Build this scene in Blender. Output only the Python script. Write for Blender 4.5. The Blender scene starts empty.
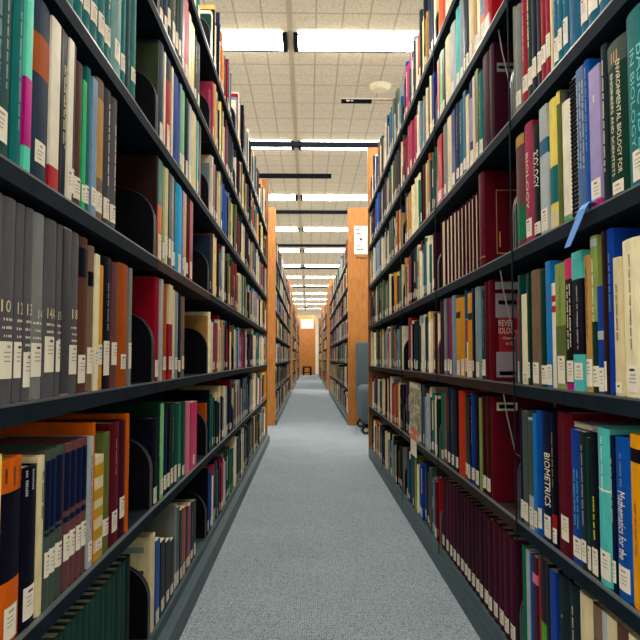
import bpy, bmesh, math, random
from mathutils import Matrix, Vector, Euler
random.seed(11)
SC = bpy.context.scene
COL = SC.collection

# ------------------------------------------------------------------ camera, world, exposure
CAM_Z, FPX, PITCH, YAW = 0.82, 650.0, 3.34, -1.06
cam = bpy.data.cameras.new('camera')
cam.sensor_width = 36.0
cam.lens = 36.0 * FPX / 640.0
cam.clip_start = 0.02
camo = bpy.data.objects.new('camera', cam)
COL.objects.link(camo)
camo.location = (0, 0, CAM_Z)
camo.rotation_euler = (math.radians(90 + PITCH), 0, math.radians(YAW))
SC.camera = camo
CAM_R = Euler(camo.rotation_euler).to_matrix()

wd = bpy.data.worlds.new('world')
SC.world = wd
wd.use_nodes = True
wd.node_tree.nodes['Background'].inputs[0].default_value = (1.0, 0.94, 0.84, 1)
wd.node_tree.nodes['Background'].inputs[1].default_value = 0.52
LAMP = 13.0          # brightness of the fluorescent lenses
SC.view_settings.view_transform = 'Standard'
SC.view_settings.look = 'None'
SC.view_settings.exposure = 1.56
SC.view_settings.gamma = 1.0
SC.view_settings.use_curve_mapping = False

def ray(px, py):
    return CAM_R @ Vector(((px - 320) / FPX, -(py - 320) / FPX, -1))
def on_side(px, py, X):
    """the point of the shelf-front plane x = X seen at a pixel: (Y, Z)"""
    d = ray(px, py); t = X / d.x
    return t * d.y, CAM_Z + t * d.z

# ------------------------------------------------------------------ colours
def lin(h):
    c = [int(h[i:i+2], 16) / 255 for i in (0, 2, 4)]
    return tuple(x / 12.92 if x <= .04045 else ((x + .055) / 1.055) ** 2.4 for x in c) + (1.0,)
PAL = {  # key: (hex, words)
 'teal': ('1f7d7c', 'teal'), 'dkteal': ('12595a', 'dark teal'), 'paleteal': ('7fa6a6', 'pale teal'), 'aqua': ('6cc4c0', 'aqua'),
 'mint': ('74d8bc', 'mint green'), 'slate': ('33495e', 'slate blue'), 'dkslate': ('2a3d44', 'dark slate'), 'navy': ('1d2a52', 'navy'),
 'ink': ('141a33', 'blue-black'), 'black': ('15151c', 'black'), 'white': ('eee6d4', 'white'), 'cream': ('ddd0ac', 'cream'),
 'ivory': ('f0e6c4', 'ivory'), 'tan': ('c39a66', 'tan'), 'brown': ('6e4b42', 'brown'), 'dkbrown': ('46302d', 'dark brown'),
 'taupe': ('8c7462', 'taupe'), 'mauve': ('7c5557', 'mauve brown'), 'grey': ('8a8d8c', 'grey'), 'dkgrey': ('56585c', 'dark grey'),
 'volume': ('6a696e', 'grey'), 'palegrey': ('b4bcc0', 'pale grey'), 'silver': ('a39aa4', 'silver grey'), 'green': ('1d8060', 'green'),
 'brgreen': ('35b878', 'bright green'), 'lime': ('62b048', 'lime green'), 'dkgreen': ('17493a', 'dark green'), 'olive': ('6f7a4a', 'olive green'),
 'sage': ('97a867', 'sage green'), 'bottle': ('31504a', 'bottle green'), 'palegreen': ('8fcf8f', 'pale green'), 'moss': ('525b46', 'dark moss green'), 'fern': ('59665e', 'grey green'),
 'red': ('c23a3e', 'red'), 'crimson': ('a8203f', 'crimson'), 'rose': ('b3506a', 'rose'), 'pink': ('d94a78', 'pink'), 'palepink': ('e08a98', 'pale pink'),
 'magenta': ('c92f92', 'magenta'), 'maroon': ('731730', 'maroon'), 'plum': ('4c1733', 'plum'), 'wine': ('5c1c38', 'wine red'), 'oxblood': ('5a1a22', 'oxblood'),
 'orange': ('d8733a', 'orange'), 'rust': ('b4603a', 'rust orange'), 'vermilion': ('d2502e', 'vermilion'), 'amber': ('e0a040', 'amber'), 'yellow': ('ecd884', 'yellow'),
 'gold': ('c8a040', 'gold'), 'lemon': ('e8e040', 'lemon'), 'blue': ('2a62b8', 'blue'), 'royal': ('2c4fae', 'royal blue'), 'brblue': ('2888d0', 'bright blue'),
 'sky': ('2cb0e4', 'sky blue'), 'steel': ('2b6f92', 'steel blue'), 'seablue': ('2a7894', 'sea blue'), 'palebl': ('7f9fbc', 'pale blue'), 'indigo': ('353a92', 'indigo'),
 'lilac': ('a89cc8', 'lilac'), 'denim': ('5878a8', 'denim blue'), 'bluegrey': ('90a0a8', 'blue grey'),
}
def C(k):
    c = lin(PAL[k][0]); g = .3 * c[0] + .55 * c[1] + .15 * c[2]
    f = (g / .55) ** .28 if g < .55 else 1.0
    return tuple(min(1, max(.004, (g + (x - g) * 1.22) * f)) for x in c[:3]) + (1.0,)
def W(k): return PAL[k][1]

# ------------------------------------------------------------------ materials
def mat(name, rough=.5, color=(.5, .5, .5, 1), metal=0.0, spec=.5):
    m = bpy.data.materials.new(name); m.use_nodes = True
    b = m.node_tree.nodes['Principled BSDF']
    b.inputs['Base Color'].default_value = color
    b.inputs['Roughness'].default_value = rough
    b.inputs['Metallic'].default_value = metal
    b.inputs['Specular IOR Level'].default_value = spec
    return m
def N(m, t): return m.node_tree.nodes.new(t)
def L(m, a, b): m.node_tree.links.new(a, b)
def noise_tint(m, src, scale, lo, hi, coord='Object', stretch=(1, 1, 1), bump=0.0, detail=3):
    """multiply a colour by a soft noise (wear) and optionally bump with it"""
    b = m.node_tree.nodes['Principled BSDF']
    tc = N(m, 'ShaderNodeTexCoord'); mp = N(m, 'ShaderNodeMapping'); nz = N(m, 'ShaderNodeTexNoise')
    mp.inputs['Scale'].default_value = stretch
    nz.inputs['Scale'].default_value = scale; nz.inputs['Detail'].default_value = detail
    L(m, tc.outputs[coord], mp.inputs[0]); L(m, mp.outputs[0], nz.inputs['Vector'])
    mr = N(m, 'ShaderNodeMapRange'); mr.inputs['From Min'].default_value = .3; mr.inputs['From Max'].default_value = .7
    mr.inputs['To Min'].default_value = lo; mr.inputs['To Max'].default_value = hi
    L(m, nz.outputs['Fac'], mr.inputs['Value'])
    mx = N(m, 'ShaderNodeMix'); mx.data_type = 'RGBA'; mx.blend_type = 'MULTIPLY'; mx.inputs[0].default_value = 1
    if hasattr(src, 'is_output'): L(m, src, mx.inputs[6])
    else: mx.inputs[6].default_value = src
    cb = N(m, 'ShaderNodeCombineColor')
    for i in range(3): L(m, mr.outputs[0], cb.inputs[i])
    L(m, cb.outputs[0], mx.inputs[7]); L(m, mx.outputs[2], b.inputs['Base Color'])
    if bump:
        bp = N(m, 'ShaderNodeBump'); bp.inputs['Strength'].default_value = bump; bp.inputs['Distance'].default_value = .002
        L(m, nz.outputs['Fac'], bp.inputs['Height']); L(m, bp.outputs[0], b.inputs['Normal'])
    return mx
M = {}
m = M['book'] = mat('book_cover', .55, spec=.05)
oi = N(m, 'ShaderNodeObjectInfo'); noise_tint(m, oi.outputs['Color'], 60, .86, 1.1, stretch=(1, 1, .35), bump=.15)
m = M['gloss'] = mat('glossy_book_cover', .4, spec=.06)
oi = N(m, 'ShaderNodeObjectInfo'); noise_tint(m, oi.outputs['Color'], 30, .9, 1.06)
m = M['rows'] = mat('book_row_covers', .55, spec=.06)
at = N(m, 'ShaderNodeAttribute'); at.attribute_name = 'Col'; noise_tint(m, at.outputs['Color'], 40, .86, 1.1)
m = M['flat'] = mat('printed_colour', .5)
oi = N(m, 'ShaderNodeObjectInfo'); L(m, oi.outputs['Color'], m.node_tree.nodes['Principled BSDF'].inputs['Base Color'])
m = M['pages'] = mat('paper_block', .8, lin('d8cba8'), spec=.2)
noise_tint(m, lin('e0d4b2'), 60, .72, 1.05, stretch=(1, 30, .1))
m = M['label'] = mat('spine_label_paper', .55, lin('efe6d2'), spec=.3)
M['ink'] = mat('printing_ink', .6, lin('20202a'))
m = M['metal'] = mat('shelf_paint_dark', .7, lin('1c2029'), spec=.04)
noise_tint(m, lin('14202a'), 22, .75, 1.2, stretch=(1, 1, 1), bump=.05)
m = M['metalbrown'] = mat('shelf_brown', .6, lin('3a2a24'), spec=.06)  # browner tone for a few shelves
noise_tint(m, lin('30201c'), 22, .75, 1.2)
m = M['kick'] = mat('kick_plate_teal_grey', .45, lin('2c4a50'))
noise_tint(m, lin('27464e'), 14, .85, 1.1)
M['plate'] = mat('end_bracket_black', .5, lin('0b0b14'), spec=.12)
M['edge'] = mat('shelf_edge_highlight', .35, lin('6a7274'), metal=.5)  # highlight along the shelf's top edge, put into a paler lip colour
M['faint'] = mat('printing_ink_pale', .6, lin('a09a90'))
M['back_shade'] = mat('case_back_shade', .8, lin('0a0a12'))  # near-black sheet standing in for the shade behind the open shelves
M['rim'] = mat('bracket_edge_highlight', .35, lin('5f666c'), metal=.6)  # paler rim colour stands in for the highlight on the bracket edge
M['wire'] = mat('bright_wire', .3, lin('b8b8c0'), metal=.8)
M['black'] = mat('black_enamel', .7, lin('0c121c'), spec=.08)
m = M['wood'] = mat('oak_veneer', .42)
b = m.node_tree.nodes['Principled BSDF']
tc = N(m, 'ShaderNodeTexCoord'); mp = N(m, 'ShaderNodeMapping'); mp.inputs['Scale'].default_value = (9, 9, .8)
wv = N(m, 'ShaderNodeTexNoise'); wv.inputs['Scale'].default_value = 9; wv.inputs['Detail'].default_value = 6
cr = N(m, 'ShaderNodeValToRGB')
cr.color_ramp.elements[0].position = .3; cr.color_ramp.elements[0].color = lin('8f5824')
cr.color_ramp.elements[1].position = .72; cr.color_ramp.elements[1].color = lin('bc7e34')
L(m, tc.outputs['Object'], mp.inputs[0]); L(m, mp.outputs[0], wv.inputs['Vector']); L(m, wv.outputs['Fac'], cr.inputs[0]); L(m, cr.outputs[0], b.inputs['Base Color'])
# carpet: fine loops in rows with flecks
m = M['carpet'] = mat('carpet_loop_grey_blue', .95, spec=.1)
b = m.node_tree.nodes['Principled BSDF']
tc = N(m, 'ShaderNodeTexCoord'); mp = N(m, 'ShaderNodeMapping'); mp.inputs['Scale'].default_value = (140, 80, 1)
vo = N(m, 'ShaderNodeTexVoronoi'); vo.inputs['Scale'].default_value = 1.0; vo.inputs['Randomness'].default_value = .4
L(m, tc.outputs['Object'], mp.inputs[0]); L(m, mp.outputs[0], vo.inputs['Vector'])
cr = N(m, 'ShaderNodeValToRGB')
cr.color_ramp.elements[0].position = .15; cr.color_ramp.elements[0].color = lin('a6b3bc')
cr.color_ramp.elements[1].position = .75; cr.color_ramp.elements[1].color = lin('65747c')
L(m, vo.outputs['Distance'], cr.inputs[0])
nz = N(m, 'ShaderNodeTexNoise'); nz.inputs['Scale'].default_value = 3.0; nz.inputs['Detail'].default_value = 5
L(m, tc.outputs['Object'], nz.inputs['Vector'])
mr = N(m, 'ShaderNodeMapRange'); mr.inputs['To Min'].default_value = .85; mr.inputs['To Max'].default_value = 1.12
L(m, nz.outputs['Fac'], mr.inputs['Value'])
cb = N(m, 'ShaderNodeCombineColor')
for i in range(3): L(m, mr.outputs[0], cb.inputs[i])
mx = N(m, 'ShaderNodeMix'); mx.data_type = 'RGBA'; mx.blend_type = 'MULTIPLY'; mx.inputs[0].default_value = 1
L(m, cr.outputs[0], mx.inputs[6]); L(m, cb.outputs[0], mx.inputs[7]); L(m, mx.outputs[2], b.inputs['Base Color'])
bp = N(m, 'ShaderNodeBump'); bp.inputs['Strength'].default_value = .5; bp.inputs['Distance'].default_value = .004; bp.invert = True
L(m, vo.outputs['Distance'], bp.inputs['Height']); L(m, bp.outputs[0], b.inputs['Normal'])
# ceiling: scored acoustic tile
m = M['ceiling'] = mat('acoustic_tile', .9, spec=.1)
b = m.node_tree.nodes['Principled BSDF']
tc = N(m, 'ShaderNodeTexCoord'); sp = N(m, 'ShaderNodeSeparateXYZ'); L(m, tc.outputs['Object'], sp.inputs[0])
def groove(axis, period, off, width):
    a = N(m, 'ShaderNodeMath'); a.operation = 'ADD'; a.inputs[1].default_value = off; L(m, sp.outputs[axis], a.inputs[0])
    w = N(m, 'ShaderNodeMath'); w.operation = 'PINGPONG'; w.inputs[1].default_value = period / 2; L(m, a.outputs[0], w.inputs[0])
    s = N(m, 'ShaderNodeMapRange'); s.inputs['From Min'].default_value = width * .5; s.inputs['From Max'].default_value = width
    s.interpolation_type = 'SMOOTHSTEP'; L(m, w.outputs[0], s.inputs['Value']); return s.outputs[0]
gx, gy = groove(0, .190, .135, .008), groove(1, .4, 0, .010)
gy2 = groove(1, .2, 0, .007)
mn = N(m, 'ShaderNodeMath'); mn.operation = 'MINIMUM'; L(m, gx, mn.inputs[0]); L(m, gy, mn.inputs[1])
mn2 = N(m, 'ShaderNodeMath'); mn2.operation = 'MINIMUM'; L(m, mn.outputs[0], mn2.inputs[0])
h = N(m, 'ShaderNodeMapRange'); h.inputs['To Min'].default_value = .5; L(m, gy2, h.inputs['Value']); L(m, h.outputs[0], mn2.inputs[1])
nz = N(m, 'ShaderNodeTexNoise'); nz.inputs['Scale'].default_value = 70; nz.inputs['Detail'].default_value = 4; L(m, tc.outputs['Object'], nz.inputs['Vector'])
cr = N(m, 'ShaderNodeValToRGB')
cr.color_ramp.elements[0].position = .36; cr.color_ramp.elements[0].color = lin('d0c6b0')
cr.color_ramp.elements[1].position = .52; cr.color_ramp.elements[1].color = lin('e6dcc6')
L(m, nz.outputs['Fac'], cr.inputs[0])
mx = N(m, 'ShaderNodeMix'); mx.data_type = 'RGBA'; L(m, mn2.outputs[0], mx.inputs[0]); mx.inputs[6].default_value = lin('bfb39c'); L(m, cr.outputs[0], mx.inputs[7])
L(m, mx.outputs[2], b.inputs['Base Color'])
bp = N(m, 'ShaderNodeBump'); bp.inputs['Strength'].default_value = .35; bp.inputs['Distance'].default_value = .005
L(m, mn2.outputs[0], bp.inputs['Height']); L(m, bp.outputs[0], b.inputs['Normal'])
M['tbar'] = mat('ceiling_runner', .6, lin('bfb49a'))
M['wall'] = mat('painted_wall', .8, lin('d8cfba'))
noise_tint(M['wall'], lin('d8cfba'), 3, .95, 1.03)
m = M['lens'] = bpy.data.materials.new('fluorescent_lens'); m.use_nodes = True
nt = m.node_tree; nt.nodes.remove(nt.nodes['Principled BSDF'])
em = nt.nodes.new('ShaderNodeEmission'); em.inputs[0].default_value = (1.0, .94, .85, 1); em.inputs[1].default_value = LAMP
nt.links.new(em.outputs[0], nt.nodes['Material Output'].inputs[0])
m = M['fabric'] = mat('chair_fabric', .9, lin('5f6f78'), spec=.15); noise_tint(m, lin('4c5a61'), 220, .8, 1.12, bump=.3)
M['plastic'] = mat('cream_plastic', .5, lin('f2e6c6'))
M['alu'] = mat('brushed_aluminium', .35, lin('b9b4aa'), metal=.7)
m = M['cover_art'] = mat('magazine_cover_print', .3)
b = m.node_tree.nodes['Principled BSDF']
tc = N(m, 'ShaderNodeTexCoord'); mp = N(m, 'ShaderNodeMapping'); mp.inputs['Scale'].default_value = (1, 1, 1.5)
nz = N(m, 'ShaderNodeTexNoise'); nz.inputs['Scale'].default_value = 18; nz.inputs['Detail'].default_value = 3; nz.inputs['Distortion'].default_value = 1.2
L(m, tc.outputs['Object'], mp.inputs[0]); L(m, mp.outputs[0], nz.inputs['Vector'])
cr = N(m, 'ShaderNodeValToRGB'); cr.color_ramp.interpolation = 'CONSTANT'
cr.color_ramp.elements[0].color = lin('20301f'); cr.color_ramp.elements[1].color = lin('efe8da'); cr.color_ramp.elements[1].position = .56
for p, c in ((.40, '7d7a3a'), (.46, 'b8ae5c'), (.51, '6a6478'), (.66, 'c9b4a8')):
    e = cr.color_ramp.elements.new(p); e.color = lin(c)
L(m, nz.outputs['Fac'], cr.inputs[0]); L(m, cr.outputs[0], b.inputs['Base Color'])

# ------------------------------------------------------------------ mesh helpers
class MB:
    def __init__(s): s.v, s.f, s.m = [], [], []
    def add(s, vs, fs, mi=0):
        o = len(s.v); s.v += [tuple(v) for v in vs]
        for f in fs: s.f.append(tuple(i + o for i in f)); s.m.append(mi)
        return s
    def box(s, x0, x1, y0, y1, z0, z1, mi=0):
        return s.add([(x, y, z) for z in (z0, z1) for x, y in ((x0, y0), (x1, y0), (x1, y1), (x0, y1))],
                     [(0, 3, 2, 1), (4, 5, 6, 7), (0, 1, 5, 4), (1, 2, 6, 5), (2, 3, 7, 6), (3, 0, 4, 7)], mi)
    def prism(s, poly, a, b, axis='z', mi=0):
        """extrude a 2-D outline from a to b along an axis"""
        n = len(poly)
        def P(p, t): return {'z': (p[0], p[1], t), 'y': (p[0], t, p[1]), 'x': (t, p[0], p[1])}[axis]
        return s.add([P(p, a) for p in poly] + [P(p, b) for p in poly],
                     [tuple(range(n - 1, -1, -1)), tuple(range(n, 2 * n))] + [(i, (i + 1) % n, n + (i + 1) % n, n + i) for i in range(n)], mi)
    def tube(s, p, q, r, n=8, mi=0):
        p, q = Vector(p), Vector(q); d = (q - p).normalized()
        a = d.orthogonal().normalized(); b = d.cross(a)
        ring = [a * math.cos(2 * math.pi * i / n) * r + b * math.sin(2 * math.pi * i / n) * r for i in range(n)]
        return s.add([p + c for c in ring] + [q + c for c in ring],
                     [tuple(range(n - 1, -1, -1)), tuple(range(n, 2 * n))] + [(i, (i + 1) % n, n + (i + 1) % n, n + i) for i in range(n)], mi)
    def lathe(s, prof, n=20, c=(0, 0), mi=0):
        vs = [(c[0] + r * math.cos(2 * math.pi * i / n), c[1] + r * math.sin(2 * math.pi * i / n), z) for r, z in prof for i in range(n)]
        fs = [(j * n + i, j * n + (i + 1) % n, (j + 1) * n + (i + 1) % n, (j + 1) * n + i) for j in range(len(prof) - 1) for i in range(n)]
        fs += [tuple(range(n - 1, -1, -1)), tuple((len(prof) - 1) * n + i for i in range(n))]
        return s.add(vs, fs, mi)
def make(name, mb, mats, parent=None, loc=(0, 0, 0), color=None, fix=True, bevel=0, smooth=False):
    me = bpy.data.meshes.new(name); me.from_pydata(mb.v, [], mb.f)
    for k in (mats if isinstance(mats, (list, tuple)) else [mats]): me.materials.append(M[k])
    if any(mb.m): me.polygons.foreach_set('material_index', mb.m)
    if fix or bevel:
        bm = bmesh.new(); bm.from_mesh(me)
        bmesh.ops.recalc_face_normals(bm, faces=bm.faces)
        if bevel: bmesh.ops.bevel(bm, geom=list(bm.edges), offset=bevel, segments=3, affect='EDGES', profile=.5)
        bm.to_mesh(me); bm.free()
    if smooth: me.polygons.foreach_set('use_smooth', [True] * len(me.polygons))
    o = bpy.data.objects.new(name, me); COL.objects.link(o); o.location = loc
    if parent: o.parent = parent
    if color: o.color = color
    return o
def tag(o, label=None, cat=None, group=None, kind=None):
    if label: o['label'] = label
    if cat: o['category'] = cat
    if group: o['group'] = group
    if kind: o['kind'] = kind
    return o
def empty(name, loc, label=None, cat=None, group=None, kind=None):
    o = bpy.data.objects.new(name, None); COL.objects.link(o); o.location = loc; o.empty_display_size = .1
    return tag(o, label, cat, group, kind)

_txt = {}
def text_mesh(s):
    """outline of a word as flat triangles in a unit box, with its aspect ratio"""
    if s not in _txt:
        cu = bpy.data.curves.new('t', 'FONT'); cu.body = s; cu.resolution_u = 2
        o = bpy.data.objects.new('t', cu); COL.objects.link(o)
        dg = bpy.context.evaluated_depsgraph_get(); me = o.evaluated_get(dg).to_mesh()
        v = [tuple(p.co) for p in me.vertices]; f = [tuple(p.vertices) for p in me.polygons]
        o.evaluated_get(dg).to_mesh_clear(); bpy.data.objects.remove(o); bpy.data.curves.remove(cu)
        x0, x1 = min(p[0] for p in v), max(p[0] for p in v); y0, y1 = min(p[1] for p in v), max(p[1] for p in v)
        _txt[s] = ([((p[0] - x0) / (x1 - x0), (p[1] - y0) / (y1 - y0)) for p in v], f)
    return _txt[s]

# ------------------------------------------------------------------ the setting
CEIL = CAM_Z + 2.40
YN, YF = -2.6, 33.5
HL, HR = -0.404, 0.508            # x of the shelf fronts on either side of the aisle
def struct(o): o['kind'] = 'structure'; return o
struct(make('floor', MB().box(-3, 3, YN, YF + .2, -.1, 0), 'carpet'))
struct(make('ceiling', MB().box(-3, 3, YN, YF + .2, CEIL, CEIL + .1), 'ceiling'))
struct(make('wall_back', MB().box(-3, 3, YF, YF + .2, 0, CEIL), 'wall'))
struct(make('wall_light_block', MB().box(-3, 3, YN - .2, YN, 0, CEIL), 'wall'))  # unseen, added behind the camera to keep world light off the covers
struct(make('trim_1', MB().box(-.152, -.118, YN, YF, CEIL - .006, CEIL + .002), 'tbar'))

# ------------------------------------------------------------------ ceiling lights
SEC = ['', 'second ', 'third ', 'fourth ', 'fifth ', 'sixth ', 'seventh ', 'eighth ', 'ninth ', 'tenth ', 'eleventh ', 'twelfth ', 'thirteenth ']
def fixture(x0, x1, y, label):
    w, d = .132, .014
    r = empty('ceiling_light', ((x0 + x1) / 2, y, CEIL), label, 'ceiling light', 'long fluorescent lights across the ceiling')
    h = (x1 - x0) / 2
    make('lens', MB().box(-h + .034, h - .034, -w, w, -d, -.004), 'lens', r)
    make('frame', MB().box(-h, h, -w - .006, -w + .006, -d - .008, -d - .001).box(-h, h, w - .006, w + .006, -d - .008, -d - .001), 'black', r)
    for sx in (-1, 1):
        make('end_cap', MB().box(*sorted((sx * h, sx * (h - .034))), -w, w, -d - .008, 0), 'black', r)
rows = [2.4 * k for k in range(0, 14)]
for k, y in enumerate(rows):
    n = k - 2
    for side, (a, b2) in (('left', (-1.40, -.160)), ('right', (-.110, 1.13))):
        if n >= 0: lab = 'glowing %s of the ceiling joint, in the %srow counted from the near end' % (
            'light left' if side == 'left' else 'light right', SEC[n] if n else 'first ')
        else: lab = '%s ceiling light above the near bookcases, %s' % (side, ['directly overhead', 'just ahead of the viewer'][k])
        fixture(a, b2, y, lab)

# ------------------------------------------------------------------ bookcases
LEV = [.095 + .331 * i for i in range(7)]
TOPZ = CAM_Z + 1.86
BOARD = .030
def bracket_outline():
    pts = [(0, 0), (.205, 0)]                       # distance from the back, height
    r = .085
    for i in range(9):
        a = math.pi / 2 * i / 8
        pts.append((.205 - r + r * math.cos(a), .185 - r + r * math.sin(a)))
    return pts + [(0, .185)]
def bay(side, y0, y1, label, kick_out, brown=(), front_posts=False, long=False, brackets=True, group=None):
    """one run of seven open steel shelves; side -1 = left of the aisle, +1 = right"""
    n = -side
    X = HL if side < 0 else HR
    r = empty('bookcase', (X, y0, 0), label, 'bookcase', group)
    D = .25
    h = y1 - y0
    def bx(mb, o0, o1, u0, u1, z0, z1):
        a, b2 = n * o0, n * o1
        return mb.box(min(a, b2), max(a, b2), u0, u1, z0, z1)
    for i, z in enumerate(LEV):
        mb = MB(); bx(mb, -D, 0, .002, h - .002, z - BOARD, z - .0035)
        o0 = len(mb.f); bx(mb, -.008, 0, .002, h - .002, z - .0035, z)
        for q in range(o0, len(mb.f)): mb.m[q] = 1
        bx(mb, -D, -.008, .002, h - .002, z - .0035, z - .001)
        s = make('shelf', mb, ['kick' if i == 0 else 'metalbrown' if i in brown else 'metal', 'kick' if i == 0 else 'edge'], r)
        if brackets:
            for u in ((.006, h - .009)):
                q = [(n * (p[0] - .215), p[1] + z) for p in bracket_outline()]
                make('end_bracket', MB().prism(q, u, u + .003, 'y'), 'plate', s)
                rim = MB()
                o = [(p[0] - .215, p[1] + z) for p in bracket_outline()][1:-1]
                for (a0, b0), (a1, b1) in zip(o[:-1], o[1:]):
                    rim.add([(n * a0, u - .001, b0), (n * a0, u + .004, b0), (n * a1, u + .004, b1), (n * a1, u - .001, b1),
                             (n * (a0 + .0025), u - .001, b0), (n * (a0 + .0025), u + .004, b0), (n * (a1 + .0025), u + .004, b1 + .001), (n * (a1 + .0025), u - .001, b1 + .001)],
                            [(4, 5, 6, 7), (0, 4, 7, 3), (1, 2, 6, 5), (0, 1, 5, 4), (2, 3, 7, 6)])
                make('bracket_rim_highlight', rim, 'rim', s)
    mb = MB(); bx(mb, -D, kick_out, .001, h - .001, 0, LEV[0] - BOARD - .001); make('kick_plate', mb, 'kick', r)
    mb = MB(); bx(mb, -D - .02, -D - .004, 0, h, 0, LEV[6] + .1); make('back_shade_sheet', mb, 'back_shade', r)
    step = .96
    k = max(1, round(h / step)) if long else 1
    for j in range(k + 1):
        u = h * j / k
        u = min(max(u, .006), h - .006)
        mb = MB(); bx(mb, -D - .05, -D - .021, u - .006, u + .006, 0, LEV[6] + .33)
        make('upright', mb, 'metal', r)
        if front_posts and 0 < j: 
            mb = MB(); bx(mb, .0005, .003, u - .0025, u + .0025, .0, LEV[6]); make('front_post', mb, 'metal', r)
    return r
def end_panel(side, y, label, w=.56, t=.035, top=TOPZ):
    n = -side; X = HL if side < 0 else HR
    a, b2 = X + n * (.003 if y < 6 and side > 0 else .006 if side < 0 else .018), X - n * w
    return tag(make('end_panel', MB().box(min(a, b2), max(a, b2), y, y + t, 0, top), 'wood', None, (0, 0, 0), bevel=.004), label, 'end panel')
LB = [.80, 1.74, 2.68, 3.625, 4.57, 5.51, 6.45]
RB = [.64, 1.60, 2.555, 3.51, 4.465, 5.42]
NTH = ['nearest', 'second', 'third', 'fourth', 'fifth', 'farthest']
for i in range(6):
    bay(-1, LB[i], LB[i + 1], 'dark steel bookcase full of books, %s bay of the near run on the left' % ['first', 'second', 'third', 'fourth', 'fifth', 'last'][i],
        .03, brown=((3,) if i == 1 else ()), brackets=i < 4, group='near bookcases on the left')
for i in range(5):
    bay(1, RB[i], RB[i + 1], 'dark steel bookcase full of books, %s bay of the near run on the right' % ['first', 'second', 'third', 'fourth', 'last'][i],
        .004, brown=((1, 2) if i in (1, 2) else ()), front_posts=True, brackets=i < 3, group='near bookcases on the right')
end_panel(-1, 6.455, 'oak end panel closing the near run of bookcases on the left', top=CAM_Z + 1.80)
end_panel(1, 5.425, 'oak end panel closing the near run of bookcases on the right, beside the grey chair', top=CAM_Z + 1.79)
RANGES = [(7.95, 15.3), (16.9, 22.4), (24.0, 30.2)]
for k, (a, b2) in enumerate(RANGES):
    o = ['second', 'third', 'farthest'][k]
    for side, sn in ((-1, 'left'), (1, 'right')):
        bay(side, a + .04, b2, 'dark steel bookcase, the %s run down the aisle on the %s' % (o, sn), .02, long=True, brackets=False)
        extra = ' with white sign' if (k == 0 and side > 0) else ''
        end_panel(side, a, 'oak end panel%s fronting the %s bookcase run on the %s' % (extra, o, sn))
        end_panel(side, b2 + .005, 'oak end panel at the rear of the %s bookcase run on the %s' % (o, sn))

# overhead bars
def bar(name, x0, x1, y, z, label, h=.022, m='black', cat='tie bar'):
    return tag(make(name, MB().box(x0, x1, y - .02, y + .02, z - h, z + h), m), label, cat)
TW = .08
def tie(y, label, TOPZ=TOPZ):
    a, b2 = HL - .29, HR + .29
    r = tag(make('tie_bar', MB().box(a, b2, y - .02, y + .02, TOPZ - .018, TOPZ + .022), 'black', None), label, 'tie bar')
    for x in (a, b2 - .02): make('post', MB().box(x, x + .02, y - .012, y + .012, LEV[6] + .1, TOPZ - .018), 'black', r)
tie(5.48, 'dark steel tie bar crossing the aisle above the end of the near right bookcase', CAM_Z + 1.825)
tie(8.22, 'dark steel tie bar crossing above the sign, at the second run of bookcases')
tie(10.7, 'dark steel tie bar crossing over the second run of bookcases, nearer of two')
tie(13.4, 'dark steel tie bar crossing over the second run of bookcases, farther of two')
tie(17.0, 'dark steel tie bar crossing at the front of the third bookcase run')
tie(24.1, 'dark steel tie bar crossing at the front of the farthest bookcase run')
bar('tie_bar', HL - .14, .235, 6.51, CAM_Z + 1.845, 'short dark bar reaching from the left end panel halfway over the aisle', h=.02)
TZ = CAM_Z + 1.865
r = tag(make('track_bar', MB().box(.235, HR + .2, 4.60, 4.63, TZ + .006, TZ + .016), 'alu'), 'silver track bar jutting from the top of the right bookcase, below smoke detector', 'bar')
make('track_body', MB().box(.24, .46, 4.602, 4.628, TZ - .016, TZ + .006), 'black', r)
make('track_clip', MB().box(.275, .30, 4.600, 4.602, TZ - .010, TZ + .001).box(.31, .325, 4.600, 4.602, TZ - .010, TZ + .001), 'alu', r)
make('bracket_arm', MB().box(HR + .14, HR + .17, 4.602, 4.628, LEV[6] + .33, TZ + .006), 'alu', r)
r = empty('smoke_detector', (.635, 5.60, CEIL), 'round cream smoke detector on the ceiling above the right bookcase', 'smoke detector')
make('base', MB().lathe([(.098, -.012), (.098, 0)], 24), 'plastic', r)
make('cover', MB().lathe([(.03, -.046), (.065, -.042), (.085, -.026), (.092, -.012)], 24), 'plastic', r)

# ------------------------------------------------------------------ books one by one
ORD = ['first', 'second', 'third', 'fourth', 'fifth', 'sixth', 'seventh', 'eighth', 'ninth', 'tenth', 'eleventh', 'twelfth', 'thirteenth', 'fourteenth',
       'fifteenth', 'sixteenth', 'seventeenth', 'eighteenth', 'nineteenth', 'twentieth', 'twenty-first', 'twenty-second', 'twenty-third', 'twenty-fourth', 'twenty-fifth']
SHELFW = ['lowest shelf', 'second shelf up', 'third shelf up', 'fourth shelf up', 'fifth shelf up', 'sixth shelf up', 'top shelf']
KINDW = {'h': 'hardback', 'p': 'paperback', 'j': 'bound journal', 'b': 'pamphlet binder', 's': 'spiral-bound book'}
KINDN = {'h': 'book', 'p': 'book', 'j': 'bound_journal', 'b': 'pamphlet_binder', 's': 'spiral_book'}

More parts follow.
